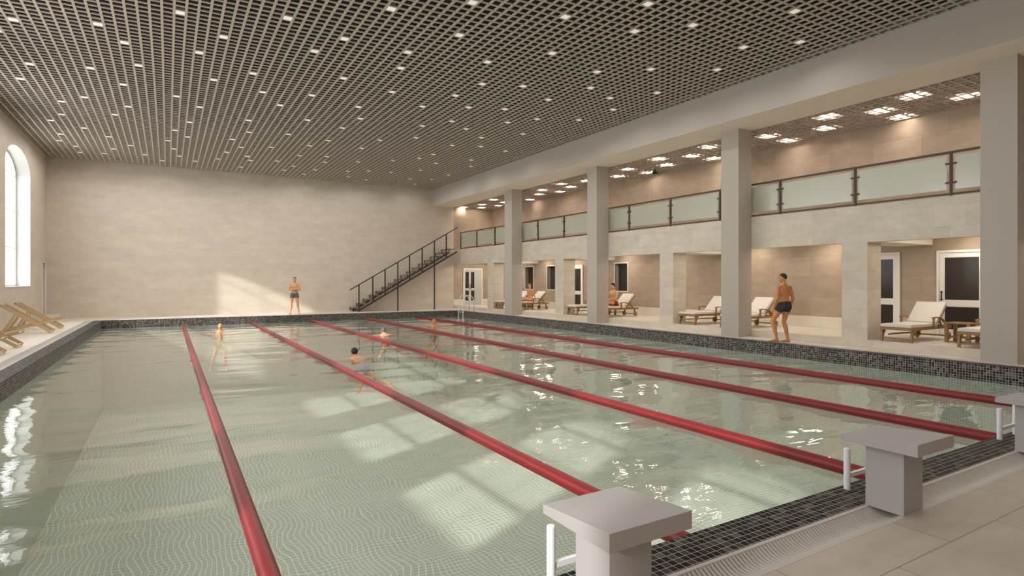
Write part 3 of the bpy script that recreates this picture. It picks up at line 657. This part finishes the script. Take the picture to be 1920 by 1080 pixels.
# ------------------------------------------------------------------ teak loungers
def make_lounger():
    L = thing('sun_lounger', (0, 0, 0), 'x', 'sun lounger', 'teak sun loungers in the alcoves')
    W = 0.66
    def frame(bm):
        for s in (-1, 1):
            obb_bm(bm, (0.02, s * (W / 2 - 0.02), 0.30), (1.85, s * (W / 2 - 0.02), 0.30), 0.035, 0.065)
            obb_bm(bm, (0.30, s * (W / 2 - 0.04), 0.14), (1.6, s * (W / 2 - 0.04), 0.14), 0.03, 0.03) if s > 0 else None
        box_bm(bm, 0.0, 0.035, -W / 2, W / 2, 0.265, 0.335)
        box_bm(bm, 1.80, 1.835, -W / 2 + 0.03, W / 2 - 0.03, 0.27, 0.33)
        for k in range(9): box_bm(bm, 0.08 + 0.13 * k, 0.15 + 0.13 * k, -W / 2 + 0.035, W / 2 - 0.035, 0.305, 0.325)
    mk('frame', M['teak'], frame, L)
    for s in (-1, 1):
        def leg(bm):
            pts = [(0.13, 0.28), (0.075, 0.27), (0.05, 0.16), (0.015, 0.0), (0.055, 0.0), (0.10, 0.12), (0.15, 0.2), (0.17, 0.28)]
            pts = [(0.02, 0.30), (0.03, 0.2), (0.005, 0.0), (0.05, 0.0), (0.085, 0.12), (0.13, 0.2), (0.17, 0.24), (0.17, 0.30)]
            prism_bm(bm, pts, 0.045, 'y', s * (W / 2 - 0.02) - 0.0225)
        mk('leg', M['teak'], leg, L)
    boxes('stretcher', M['teak'], [(0.03, 0.06, -W / 2 + 0.02, W / 2 - 0.02, 0.055, 0.095)], L)
    for s in (-1, 1):
        def wheel(bm):
            c = Vector((1.70, s * (W / 2 + 0.0), 0.088))
            tube_bm(bm, [c + Vector((0, -0.02, 0)), c + Vector((0, 0.02, 0))], 0.088, 24, side=(1, 0, 0))
            tube_bm(bm, [c + Vector((0, -0.03, 0)), c + Vector((0, 0.03, 0))], 0.025, 12, side=(1, 0, 0))
        mk('wheel', M['teak'], wheel, L)
        def rl(bm): obb_bm(bm, (1.70, s * (W / 2 - 0.05), 0.05), (1.70, s * (W / 2 - 0.05), 0.28), 0.03, 0.06, up=(1, 0, 0))
        mk('leg', M['teak'], rl, L)
    mk('axle', M['teak'], lambda bm: tube_bm(bm, [(1.70, -W / 2, 0.088), (1.70, W / 2, 0.088)], 0.016, 8, side=(1, 0, 0)), L)
    for s in (-1, 1):
        def arm(bm):
            y = s * (W / 2 + 0.01)
            obb_bm(bm, (0.965, y, 0.28), (0.965, y, 0.53), 0.035, 0.045, up=(1, 0, 0))
            P_ = [(0.92, 0.525), (1.05, 0.54), (1.2, 0.53), (1.35, 0.49), (1.47, 0.425), (1.58, 0.33)]
            for (a, b), (c, d) in zip(P_, P_[1:]): obb_bm(bm, (a, y, b), (c + 0.005, y, d - 0.002), 0.05, 0.028)
        mk('armrest', M['teak'], arm, L)
    def backf(bm):
        for s in (-1, 1): obb_bm(bm, (1.22, s * (W / 2 - 0.06), 0.32), (1.72, s * (W / 2 - 0.06), 0.80), 0.035, 0.05)
        for k in range(7):
            f = 0.08 + k * 0.14; x, z = 1.22 + 0.5 * f, 0.32 + 0.48 * f
            obb_bm(bm, (x, -W / 2 + 0.06, z), (x, W / 2 - 0.06, z), 0.06, 0.015, up=(-0.7, 0, 0.7))
        obb_bm(bm, (1.50, 0.2, 0.58), (1.66, 0.2, 0.30), 0.03, 0.03); obb_bm(bm, (1.50, -0.2, 0.58), (1.66, -0.2, 0.30), 0.03, 0.03)
    mk('backrest', M['teak'], backf, L)
    boxes('seat_cushion', M['cushion'], [(0.0, 0.62, -W / 2 + 0.01, W / 2 - 0.01, 0.332, 0.40), (0.625, 1.21, -W / 2 + 0.01, W / 2 - 0.01, 0.332, 0.40)], L, bevel=0.012)
    def bc(bm):
        d = Vector((0.5, 0, 0.48)).normalized(); n = Vector((-d.z, 0, d.x))
        p = Vector((1.20, 0, 0.375)) + n * 0.03; q = p + d * 0.66
        obb_bm(bm, p, q, W - 0.04, 0.075, up=n)
    mk('back_cushion', M['cushion'], bc, L, bevel=0.014)
    return L
lo0 = make_lounger()
LO = [(6.80, 'teak sun lounger in the nearest alcove, in front of the white doors'), (5.29, 'teak sun lounger half hidden behind the nearest pillar'),
      (12.90, 'teak sun lounger left of the walking man, its foot beside the stone column'), (11.30, 'teak sun lounger directly behind the walking man and the pillar'),
      (18.95, 'teak sun lounger partly behind the pillar left of the man in red trunks'), (17.40, 'teak sun lounger on which the man in red trunks sits'),
      (25.05, 'teak sun lounger in the farthest alcove, its foot end left of the far pillar'), (23.62, 'teak sun lounger in the farthest alcove on which the woman sits')]
for k, (y, l) in enumerate(LO):
    if k == 0: lo0.location = (AX + 0.015, y, AZ); lo0['label'] = l
    else: dup(lo0, (AX + 0.015, y, AZ), l)
def make_table():
    T = thing('side_table', (0, 0, 0), 'x', 'table', 'teak side tables between loungers')
    mk('table_top', M['teak'], lambda bm: ([box_bm(bm, -0.25 + 0.085 * k, -0.175 + 0.085 * k, -0.25, 0.25, 0.415, 0.44) for k in range(6)], box_bm(bm, -0.25, 0.25, -0.25, -0.21, 0.39, 0.415), box_bm(bm, -0.25, 0.25, 0.21, 0.25, 0.39, 0.415)), T)
    for sx in (-1, 1):
        for sy in (-1, 1): boxes('leg', M['teak'], [(sx * 0.21 - 0.03, sx * 0.21 + 0.03, sy * 0.21 - 0.03, sy * 0.21 + 0.03, 0.0, 0.415)], T)
    boxes('shelf', M['teak'], [(-0.2 + 0.06 * k, -0.165 + 0.06 * k, -0.2, 0.2, 0.10, 0.12) for k in range(7)], T)
    return T
tb = make_table()
for k, (y, l) in enumerate(((6.02, 'teak slatted side table beside the nearest lounger'), (12.10, 'teak side table in the alcove beside the walking man'), (18.18, 'teak side table beside the man in red trunks'), (24.33, 'teak side table in the farthest alcove beside the woman'))):
    if k == 0: tb.location = (15.30, y, AZ); tb['label'] = l
    else: dup(tb, (15.30, y, AZ), l)

# ------------------------------------------------------------------ wooden deck chairs (left)
def make_deckchair():
    D = thing('deck_chair', (0, 0, 0), 'x', 'deck chair', 'wooden deck chairs along the left wall')
    W = 0.62
    for s in (-1, 1):
        mk('back_rail', M['pale_wood'], lambda bm: obb_bm(bm, (-1.16, s * W / 2, 0.86), (0.0, s * W / 2, 0.04), 0.035, 0.075), D)
        mk('seat_rail', M['pale_wood'], lambda bm: obb_bm(bm, (-1.30, s * (W / 2 - 0.045), 0.04), (0.03, s * (W / 2 - 0.045), 0.36), 0.035, 0.07), D)
        mk('prop', M['pale_wood'], lambda bm: obb_bm(bm, (-0.80, s * (W / 2 + 0.03), 0.60), (-1.10, s * (W / 2 + 0.03), 0.06), 0.028, 0.06), D)
    mk('crossbar', M['pale_wood'], lambda bm: [obb_bm(bm, (x, -W / 2, z), (x, W / 2, z), 0.05, 0.03) for x, z in ((-1.14, 0.845), (-1.28, 0.05), (0.0, 0.35), (-0.03, 0.06), (-1.09, 0.09))], D)
    return D
dc = make_deckchair()
for k, (y, l) in enumerate(((22.1, 'pale wooden deck chair frame facing the pool, second from the far wall'), (23.9, 'pale wooden deck chair frame nearest the far wall'),
                            (17.6, 'pale wooden deck chair frame cut by the left frame edge, third from the far wall'), (15.9, 'pale wooden deck chair of which only the feet show at the left frame edge'))):
    if k == 0: dc.location = (-2.99, y, 0); dc['label'] = l
    else: dup(dc, (-2.99, y, 0), l)

# ------------------------------------------------------------------ people
def remesh(bm, vox, smooth, name, mat, parent=None):
    o = finish(name, bm, mat, parent)
    m = o.modifiers.new('r', 'REMESH'); m.mode = 'VOXEL'; m.voxel_size = vox; m.adaptivity = 0
    if smooth: s = o.modifiers.new('s', 'SMOOTH'); s.factor = 0.5; s.iterations = smooth
    dg = bpy.context.evaluated_depsgraph_get(); dg.update()
    me = bpy.data.meshes.new_from_object(o.evaluated_get(dg)); old = o.data
    o.modifiers.clear(); o.data = me; bpy.data.meshes.remove(old)
    me.materials.clear(); me.materials.append(mat)
    for p in me.polygons: p.use_smooth = True
    return o
def frame3(s, f, u): return Matrix((s, f, u)).transposed()
TORSO = [(-.07, .10, .075, -.0), (-.02, .162, .105, -.01), (.06, .160, .105, -.005), (.14, .140, .094, 0), (.20, .135, .090, 0.002), (.28, .150, .100, .004), (.36, .168, .112, .004), (.42, .172, .108, 0), (.47, .150, .088, -.008), (.515, .095, .070, -.012), (.55, .062, .060, -.010), (.60, .054, .056, .004)]
def make_person(label, loc, rz, P, skinm, hairm, trunkm, vox=0.0065, H=1.8, female=False, hair='short', trunk_name='swim_trunks', ears=True):
    V = Vector; k = H / 1.8
    pel = V(P['pelvis']); up = V(P.get('up', (0, 0, 1))).normalized(); fw = V(P.get('fwd', (0, 1, 0))); fw = (fw - up * fw.dot(up)).normalized(); sd_ = fw.cross(up)
    hf = V(P.get('head_fwd', (0, 1, 0))).normalized(); hu = V(P.get('head_up', (0, 0, 1))); hu = (hu - hf * hu.dot(hf)).normalized(); hs = hf.cross(hu)
    bm = bmesh.new()
    T = []
    for u, a, b, fo in TORSO:
        if female:
            if .1 < u < .25: a *= .88
            if u < .1: a *= 1.04
            if u > .3: a *= .88; b *= .92
        T.append((u, a, b, fo))
    tube_bm(bm, [pel + up * u + fw * fo for u, a, b, fo in T], [(a, b) for u, a, b, fo in T], 20, side=sd_)
    sw = .165 if female else .185
    sh = {1: pel + up * .445 + sd_ * sw, -1: pel + up * .445 - sd_ * sw}
    hp = {1: pel + sd_ * .092, -1: pel - sd_ * .092}
    R = frame3(sd_, fw, up)
    for s in (1, -1):
        ell_bm(bm, pel - fw * .055 + sd_ * s * .07 - up * .035, (.078, .075, .085), R)
        ell_bm(bm, pel + up * .37 + fw * (.07 if female else .062) + sd_ * s * .075, (.062, .055, .058) if female else (.082, .045, .06), R)
        ell_bm(bm, pel + up * .37 - fw * .045 + sd_ * s * .08, (.085, .05, .12), R)
        ell_bm(bm, sh[s] - up * .012, (.058, .058, .068) if not female else (.046, .048, .055), R)
        ell_bm(bm, pel + up * .20 - fw * .045 + sd_ * s * .045, (.05, .05, .14), R)
        tube_bm(bm, [pel + up * .50 + sd_ * s * .03 - fw * .02, sh[s] + up * .012 - fw * .01], [(.05, .045), (.045, .04)], 10)
        # arm
        el, wr, hd, pn = [V(q) for q in P['arms'][s]]
        ua = .050 if not female else .037
        tube_bm(bm, [sh[s], sh[s].lerp(el, .35), sh[s].lerp(el, .75), el], [ua, ua * 1.02, ua * .86, ua * .80], 12)
        ell_bm(bm, el, (ua * .82,) * 3)
        tube_bm(bm, [el, el.lerp(wr, .25), el.lerp(wr, .7), wr], [ua * .80, ua * .86, ua * .64, ua * .56], 12)
        hd = hd.normalized(); pn = (pn - hd * pn.dot(hd)).normalized(); ac = hd.cross(pn)
        tube_bm(bm, [wr - hd * .01, wr + hd * .025, wr + hd * .06, wr + hd * .092], [(.024, .019), (.034, .016), (.040, .015), (.038, .012)], 12, side=ac)
        for j, (o_, l_) in enumerate(((-.029, .072), (-.010, .084), (.010, .079), (.028, .060))):
            b0 = wr + hd * .085 + ac * o_; q = [b0]; ang = 0
            for seg, cu in ((.45, .2), (.32, .5), (.23, .85)):
                d_ = (ac * o_ * 2.5 + hd * math.cos(cu * P.get('curl', .8)) + pn * math.sin(cu * P.get('curl', .8))).normalized(); q.append(q[-1] + d_ * l_ * seg)
            tube_bm(bm, q, [.0082, .0076, .007, .006], 8)
            ell_bm(bm, q[-1], (.0062,) * 3, nu=8, nv=6)
        ts = P.get('thumb', {1: -1, -1: 1})[s]
        b0 = wr + hd * .03 + ac * ts * .028
        q = [b0, b0 + (ac * ts * .75 + hd * .6 + pn * .2).normalized() * .034, b0 + (ac * ts * .75 + hd * .6 + pn * .2).normalized() * .034 + (hd * .9 + ac * ts * .3 + pn * .3).normalized() * .030]
        tube_bm(bm, q, [.013, .0105, .0078], 8); ell_bm(bm, q[-1], (.008,) * 3, nu=8, nv=6)
        # leg
        kn, an, toe = [V(q) for q in P['legs'][s]]
        g = 0.95 if female else 1.0
        tube_bm(bm, [hp[s], hp[s].lerp(kn, .2), hp[s].lerp(kn, .55), hp[s].lerp(kn, .88), kn], [.086 * g, .086 * g, .073 * g, .055 * g, .052 * g], 16)
        ell_bm(bm, kn, (.053 * g,) * 3)
        dl = (an - kn).normalized(); bk = toe.normalized() * -1; bk = (bk - dl * bk.dot(dl)).normalized()
        tube_bm(bm, [kn, kn.lerp(an, .18) + bk * .008, kn.lerp(an, .35) + bk * .014, kn.lerp(an, .65) + bk * .006, kn.lerp(an, .9), an], [.050 * g, .056 * g, .057 * g, .044 * g, .033, .034], 14)
        toe = toe.normalized(); fu = V(P.get('foot_up', {}).get(s, (0, 0, 1))); fu = (fu - toe * fu.dot(toe)).normalized(); fs = toe.cross(fu)
        h0 = an - fu * .048 - toe * .045
        tube_bm(bm, [h0 - toe * .012, h0 + toe * .02, h0 + toe * .085 + fu * .01, h0 + toe * .15 - fu * .008, h0 + toe * .19 - fu * .012, h0 + toe * .205 - fu * .014],
                [(.022, .022), (.034, .034), (.037, .040), (.045, .024), (.046, .018), (.040, .014)], 14, side=fs)
        tube_bm(bm, [an, h0 + toe * .03], [.034, .032], 10)
        for j in range(5):
            o_ = (-.034 + .017 * j) * (s)
            c0 = h0 + toe * .195 + fs * o_ - fu * .013; ln = (.045, .042, .038, .032, .024)[j if s == -1 else j]
            big = .0125 if j == 0 else .0088
            tube_bm(bm, [c0, c0 + toe * ln * .9], [big, big * .9], 8); ell_bm(bm, c0 + toe * ln * .9, (big * .9,) * 3, nu=8, nv=6)
    # head
    nk = pel + up * .60; hc = P['head'] if 'head' in P else pel + up * .698 + fw * .014; hc = V(hc)
    HR = frame3(hs, hf, hu)
    tube_bm(bm, [pel + up * .50 - fw * .01, pel + up * .56 - fw * .004, hc - hu * .06 - hf * .012], [(.075, .06), (.056, .056), (.052, .055)], 14)
    h = lambda a, b, c: hc + hs * a + hf * b + hu * c
    ell_bm(bm, h(0, -.008, .030), (.074, .094, .092), HR, 20, 14)
    ell_bm(bm, h(0, .022, -.030), (.062, .068, .075), HR, 20, 14)
    ell_bm(bm, h(0, .048, -.078), (.036, .036, .030), HR)
    for s in (1, -1):
        ell_bm(bm, h(s * .036, .035, -.06), (.018, .035, .028), HR)
        ell_bm(bm, h(s * .038, .060, -.022), (.020, .018, .018), HR)
        ell_bm(bm, h(s * .028, .083, .022), (.024, .010, .009), HR)
        if ears: ell_bm(bm, h(s * .074, -.006, -.008), (.010, .019, .031), HR)
    tube_bm(bm, [h(0, .084, .010), h(0, .100, -.012), h(0, .106, -.028)], [.008, .011, .014], 8)
    for s in (1, -1): ell_bm(bm, h(s * .012, .094, -.032), (.009, .012, .008), HR, 8, 6)
    ell_bm(bm, h(0, .084, -.056), (.023, .010, .0065), HR); ell_bm(bm, h(0, .082, -.066), (.020, .011, .007), HR)
    body = remesh(bm, vox, 3, 'person', skinm)
    tag(body, label, 'person')
    # hair
    bm = bmesh.new()
    c0 = h(0, -.012, .034)
    ell_bm(bm, c0, (.0785, .0985, .0945), HR, 56, 44)
    dele = []
    for f in bm.faces:
        q = f.calc_center_median() - c0; y, z = q.dot(hf), q.dot(hu)
        lim = -.045 if y < -.03 else (-.02 if y < .03 else .045)
        lim = -.06 + max(0, (y + .04)) * 1.0
        if z < lim or (y > .02 and z < .004): dele.append(f)
    bmesh.ops.delete(bm, geom=dele, context='FACES')
    if hair == 'bun':
        ell_bm(bm, h(0, -.115, -.02), (.035, .035, .038), HR)
        ell_bm(bm, h(0, -.07, -.03), (.06, .045, .055), HR)
    ho = finish('hair', bm, hairm, body, smooth=True)
    for s in (1, -1):
        mk('eye', MP['eye'], lambda b_: ell_bm(b_, h(s * .029, .069, .003), (.0115, .009, .006), HR, 12, 8), body, smooth=True)
        mk('iris', MP['iris'], lambda b_: ell_bm(b_, h(s * .029, .0755, .003), (.005, .004, .005), HR, 10, 6), body, smooth=True)
        mk('eyebrow', hairm, lambda b_: ell_bm(b_, h(s * .030, .083, .024), (.019, .006, .0035), HR, 10, 6), body, smooth=True)
    mk('lips', MP['lips'], lambda b_: (ell_bm(b_, h(0, .0875, -.0565), (.021, .009, .0045), HR, 12, 6), ell_bm(b_, h(0, .086, -.0645), (.018, .009, .005), HR, 12, 6)), body, smooth=True)
    # clothing
    if trunkm:
        bm = bmesh.new(); top = .46 if female else .085
        st_ = [t for t in T if t[0] <= top]
        e = .009 if vox < .0078 else .016
        tube_bm(bm, [pel + up * u + fw * fo for u, a, b, fo in st_] + [pel + up * top], [(a + e, b + e) for u, a, b, fo in st_] + [(st_[-1][1] * .99 + e, st_[-1][2] * .99 + e)], 24, side=sd_)
        for s in (1, -1):
            ell_bm(bm, pel - fw * .055 + sd_ * s * .07 - up * .035, (.078 + .004 + e, .075 + .004 + e, .085 + .004 + e), R)
            ell_bm(bm, pel - fw * .045 + sd_ * s * .065 - up * .015, (.088 + e, .084 + e, .098 + e), R)
            if female:
                ell_bm(bm, pel + up * .37 + fw * .07 + sd_ * s * .075, (.062 + .006, .055 + .006, .058 + .006), R)
            else:
                kn = V(P['legs'][s][0]); L_ = P.get('trunk_len', .36)
                tube_bm(bm, [hp[s], hp[s].lerp(kn, .2), hp[s].lerp(kn, L_)], [.086 + e, .086 + e * 1.3, .081 + e * 1.2], 18)
        ell_bm(bm, pel + fw * .075 - up * .045, (.05, .035, .05), R)
        remesh(bm, max(vox, .007), 2, trunk_name, trunkm, body)
        if not female and P.get('stripe'):
            bm = bmesh.new()
            tube_bm(bm, [pel + up * .0, pel + up * .028], [(.162 + .017, .105 + .019)] * 2, 28, side=sd_)
            finish('stripe', bm, M['cushion'], body, smooth=True)
    body.location = loc; body.rotation_euler = (0, 0, rz); body.scale = (k, k, k)
    return body
MP = {'eye': plain('eye_white', (0.8, 0.78, 0.75), rough=0.2, noise=0), 'iris': plain('dark_iris', (0.05, 0.03, 0.02), rough=0.2, noise=0), 'lips': plain('lip_skin', (0.45, 0.16, 0.11), rough=0.4, noise=0),
      'dark_hair': plain('dark_brown_hair', (0.022, 0.013, 0.009), rough=0.6, noise=0.3, nscale=80), 'grey_hair': plain('grey_hair', (0.16, 0.14, 0.13), rough=0.6, noise=0.3, nscale=80),
      'brown_hair': plain('brown_hair', (0.13, 0.055, 0.022), rough=0.6, noise=0.3, nscale=80), 'red_hair': plain('dark_auburn_hair', (0.09, 0.012, 0.01), rough=0.6, noise=0.3, nscale=80),
      'charcoal': plain('charcoal_fabric', (0.035, 0.035, 0.038), rough=0.85, noise=0.1, nscale=60), 'grey': plain('grey_fabric', (0.14, 0.135, 0.13), rough=0.85, noise=0.2, nscale=60),
      'red': plain('dark_red_fabric', (0.30, 0.008, 0.012), rough=0.8), 'lilac': plain('pale_lilac_fabric', (0.36, 0.34, 0.46), rough=0.8), 'lime': plain('yellow_green_fabric', (0.36, 0.55, 0.12), rough=0.8),
      'peach': plain('orange_tan_fabric', (0.62, 0.30, 0.11), rough=0.8)}
dn = (0, 0, -1)
# man walking away along the right edge
make_person('person with short dark hair and charcoal trunks walking barefoot on the right pool edge', (13.45, 9.12, 0.004), -0.22,
    dict(pelvis=(0, 0, .925), up=(0, .03, 1), head_fwd=(-.80, .60, -.12), head=(-.015, .035, 1.618), curl=.9,
         legs={-1: ((-.235, .15, .515), (-.19, .05, .088), (-.85, .55, 0)), 1: ((.045, .06, .49), (.085, -.03, .078), (-.72, .70, 0))},
         arms={-1: ((-.245, -.03, 1.10), (-.235, .10, .86), (.02, .25, -1), (1, .2, 0)), 1: ((.238, -.045, 1.11), (.222, .03, .86), (0, .25, -1), (-1, .2, 0))}),
    M['tan'], MP['dark_hair'], MP['charcoal'], vox=.005)
# man with folded arms on the far edge
make_person('person in grey trunks standing with folded arms on the far pool edge', (5.10, 28.55, 0.0), math.atan2(.18, -.98),
    dict(pelvis=(0, 0, .915), head_fwd=(.02, 1, -.05), curl=.6,
         legs={-1: ((-.135, .02, .49), (-.19, -.01, .078), (-.35, 1, 0)), 1: ((.135, .02, .49), (.19, -.01, .078), (.35, 1, 0))},
         arms={-1: ((-.235, .075, 1.14), (.03, .205, 1.15), (1, .05, .12), (0, -1, .2)), 1: ((.235, .085, 1.15), (-.03, .165, 1.20), (-1, .02, .1), (0, -1, -.2))}),
    M['fair'], MP['dark_hair'], MP['grey'], vox=.005)
# man in red trunks seated on a lounger
make_person('person in dark red trunks with white stripe sitting on a sun lounger', (14.98, 17.40, AZ + .40), math.atan2(1, 0),
    dict(pelvis=(0, 0, .10), up=(0, .10, 1), head_fwd=(.22, 1, -.25), head=(0, .10, .795), stripe=True,
         legs={-1: ((-.13, .41, .16), (-.12, .80, .07), (-.1, .45, 1)), 1: ((.13, .41, .16), (.12, .80, .07), (.1, .45, 1))}, foot_up={-1: (0, -1, .4), 1: (0, -1, .4)},
         arms={-1: ((-.25, .14, .30), (-.14, .36, .26), (.2, 1, -.1), (0, 0, -1)), 1: ((.25, .14, .30), (.14, .36, .26), (-.2, 1, -.1), (0, 0, -1))}, thumb={1: 1, -1: -1}),
    M['fair'], MP['dark_hair'], MP['red'], vox=.0075, H=1.76)
# woman seated in the farthest alcove
make_person('person with brown hair in a bun sitting upright on a farther sun lounger', (15.02, 23.62, AZ + .40), math.atan2(1, 0),
    dict(pelvis=(0, 0, .10), up=(0, -.02, 1), head_fwd=(.1, 1, -.12),
         legs={-1: ((-.10, .42, .13), (-.09, .82, .06), (0, .6, 1)), 1: ((.10, .42, .17), (.09, .80, .07), (0, .6, 1))}, foot_up={-1: (0, -1, .5), 1: (0, -1, .5)},
         arms={-1: ((-.22, -.13, .32), (-.24, -.20, .07), (-.1, -.35, -1), (0, -1, 0)), 1: ((.22, -.13, .32), (.24, -.20, .07), (.1, -.35, -1), (0, -1, 0))}),
    M['fair'], MP['brown_hair'], MP['peach'], vox=.0075, H=1.70, female=True, hair='bun', trunk_name='swimsuit')
def swim_back(spread=1.0):   # origin at the neck, on the water surface; breaststroke seen from behind
    return dict(pelvis=(0, -.47, -.26), up=(0, .87, .49), fwd=(0, .49, -.87), head_fwd=(0, 1, .05), head_up=(0, 0, 1), head=(0, .09, .105), curl=.25,
        legs={-1: ((-.17, -.83, -.40), (-.36, -1.16, -.52), (-.6, -.8, -.2)), 1: ((.17, -.83, -.40), (.36, -1.16, -.52), (.6, -.8, -.2))},
        arms={-1: ((-.43, .06, -.06), (-.66, .14, -.03), (-1, .35, 0), (0, 0, -1)), 1: ((.40, .08, -.06), (.58, .22, -.03), (.6, .7, 0), (0, 0, -1))})
def swim_up():               # upright, treading water
    return dict(pelvis=(0, -.02, -.50), up=(0, .06, 1), head_fwd=(0, 1, .05), head_up=(0, 0, 1), curl=.3,
        legs={-1: ((-.15, .12, -.91), (-.20, -.10, -1.28), (-.2, .6, -1)), 1: ((.20, .18, -.89), (.30, .02, -1.28), (.3, .6, -1))}, foot_up={-1: (0, 1, .5), 1: (0, 1, .5)},
        arms={-1: ((-.42, .08, -.12), (-.64, .20, -.05), (-1, .5, .0), (0, 0, -1)), 1: ((.42, .08, -.12), (.64, .20, -.05), (1, .5, .0), (0, 0, -1))})
def at_water(u, v): p = on_z(u, v, ZW); return (p.x, p.y, ZW)
make_person('person with dark hair swimming away with arms spread, nearest swimmer in the pool', at_water(667, 670), 0.10, swim_back(), M['fair'], MP['dark_hair'], MP['lilac'], vox=.008)
make_person('person with grey hair swimming away beyond the nearest swimmer, only head and shoulders out', at_water(720, 627), -0.1, swim_back(), M['fair'], MP['grey_hair'], MP['grey'], vox=.010)
make_person('person with dark reddish hair swimming towards the camera near the far right pool corner', at_water(814, 610.5), math.atan2(.4, -.9), swim_up(), M['tan'], MP['red_hair'], MP['grey'], vox=.010)
make_person('person in yellow-green trunks upright in the water beside the leftmost rope', at_water(413, 621), math.atan2(.05, -1), swim_up(), M['fair'], MP['dark_hair'], MP['lime'], vox=.010)
# ------------------------------------------------------------------ light
W = bpy.data.worlds.new('world'); S.world = W; W.use_nodes = True
bg = W.node_tree.nodes['Background']; bg.inputs[0].default_value = (1.0, 0.985, 0.96, 1); bg.inputs[1].default_value = 5.4
sd = bpy.data.lights.new('sun', 'SUN'); sd.energy = 4.6; sd.angle = math.radians(1.6); sd.color = (1.0, 0.97, 0.92)
so = bpy.data.objects.new('sun', sd); C.objects.link(so)
dirv = Vector((1.0, 0.5, -0.535)); so.rotation_euler = dirv.to_track_quat('-Z', 'Y').to_euler(); so.location = (-20, -5, 15)
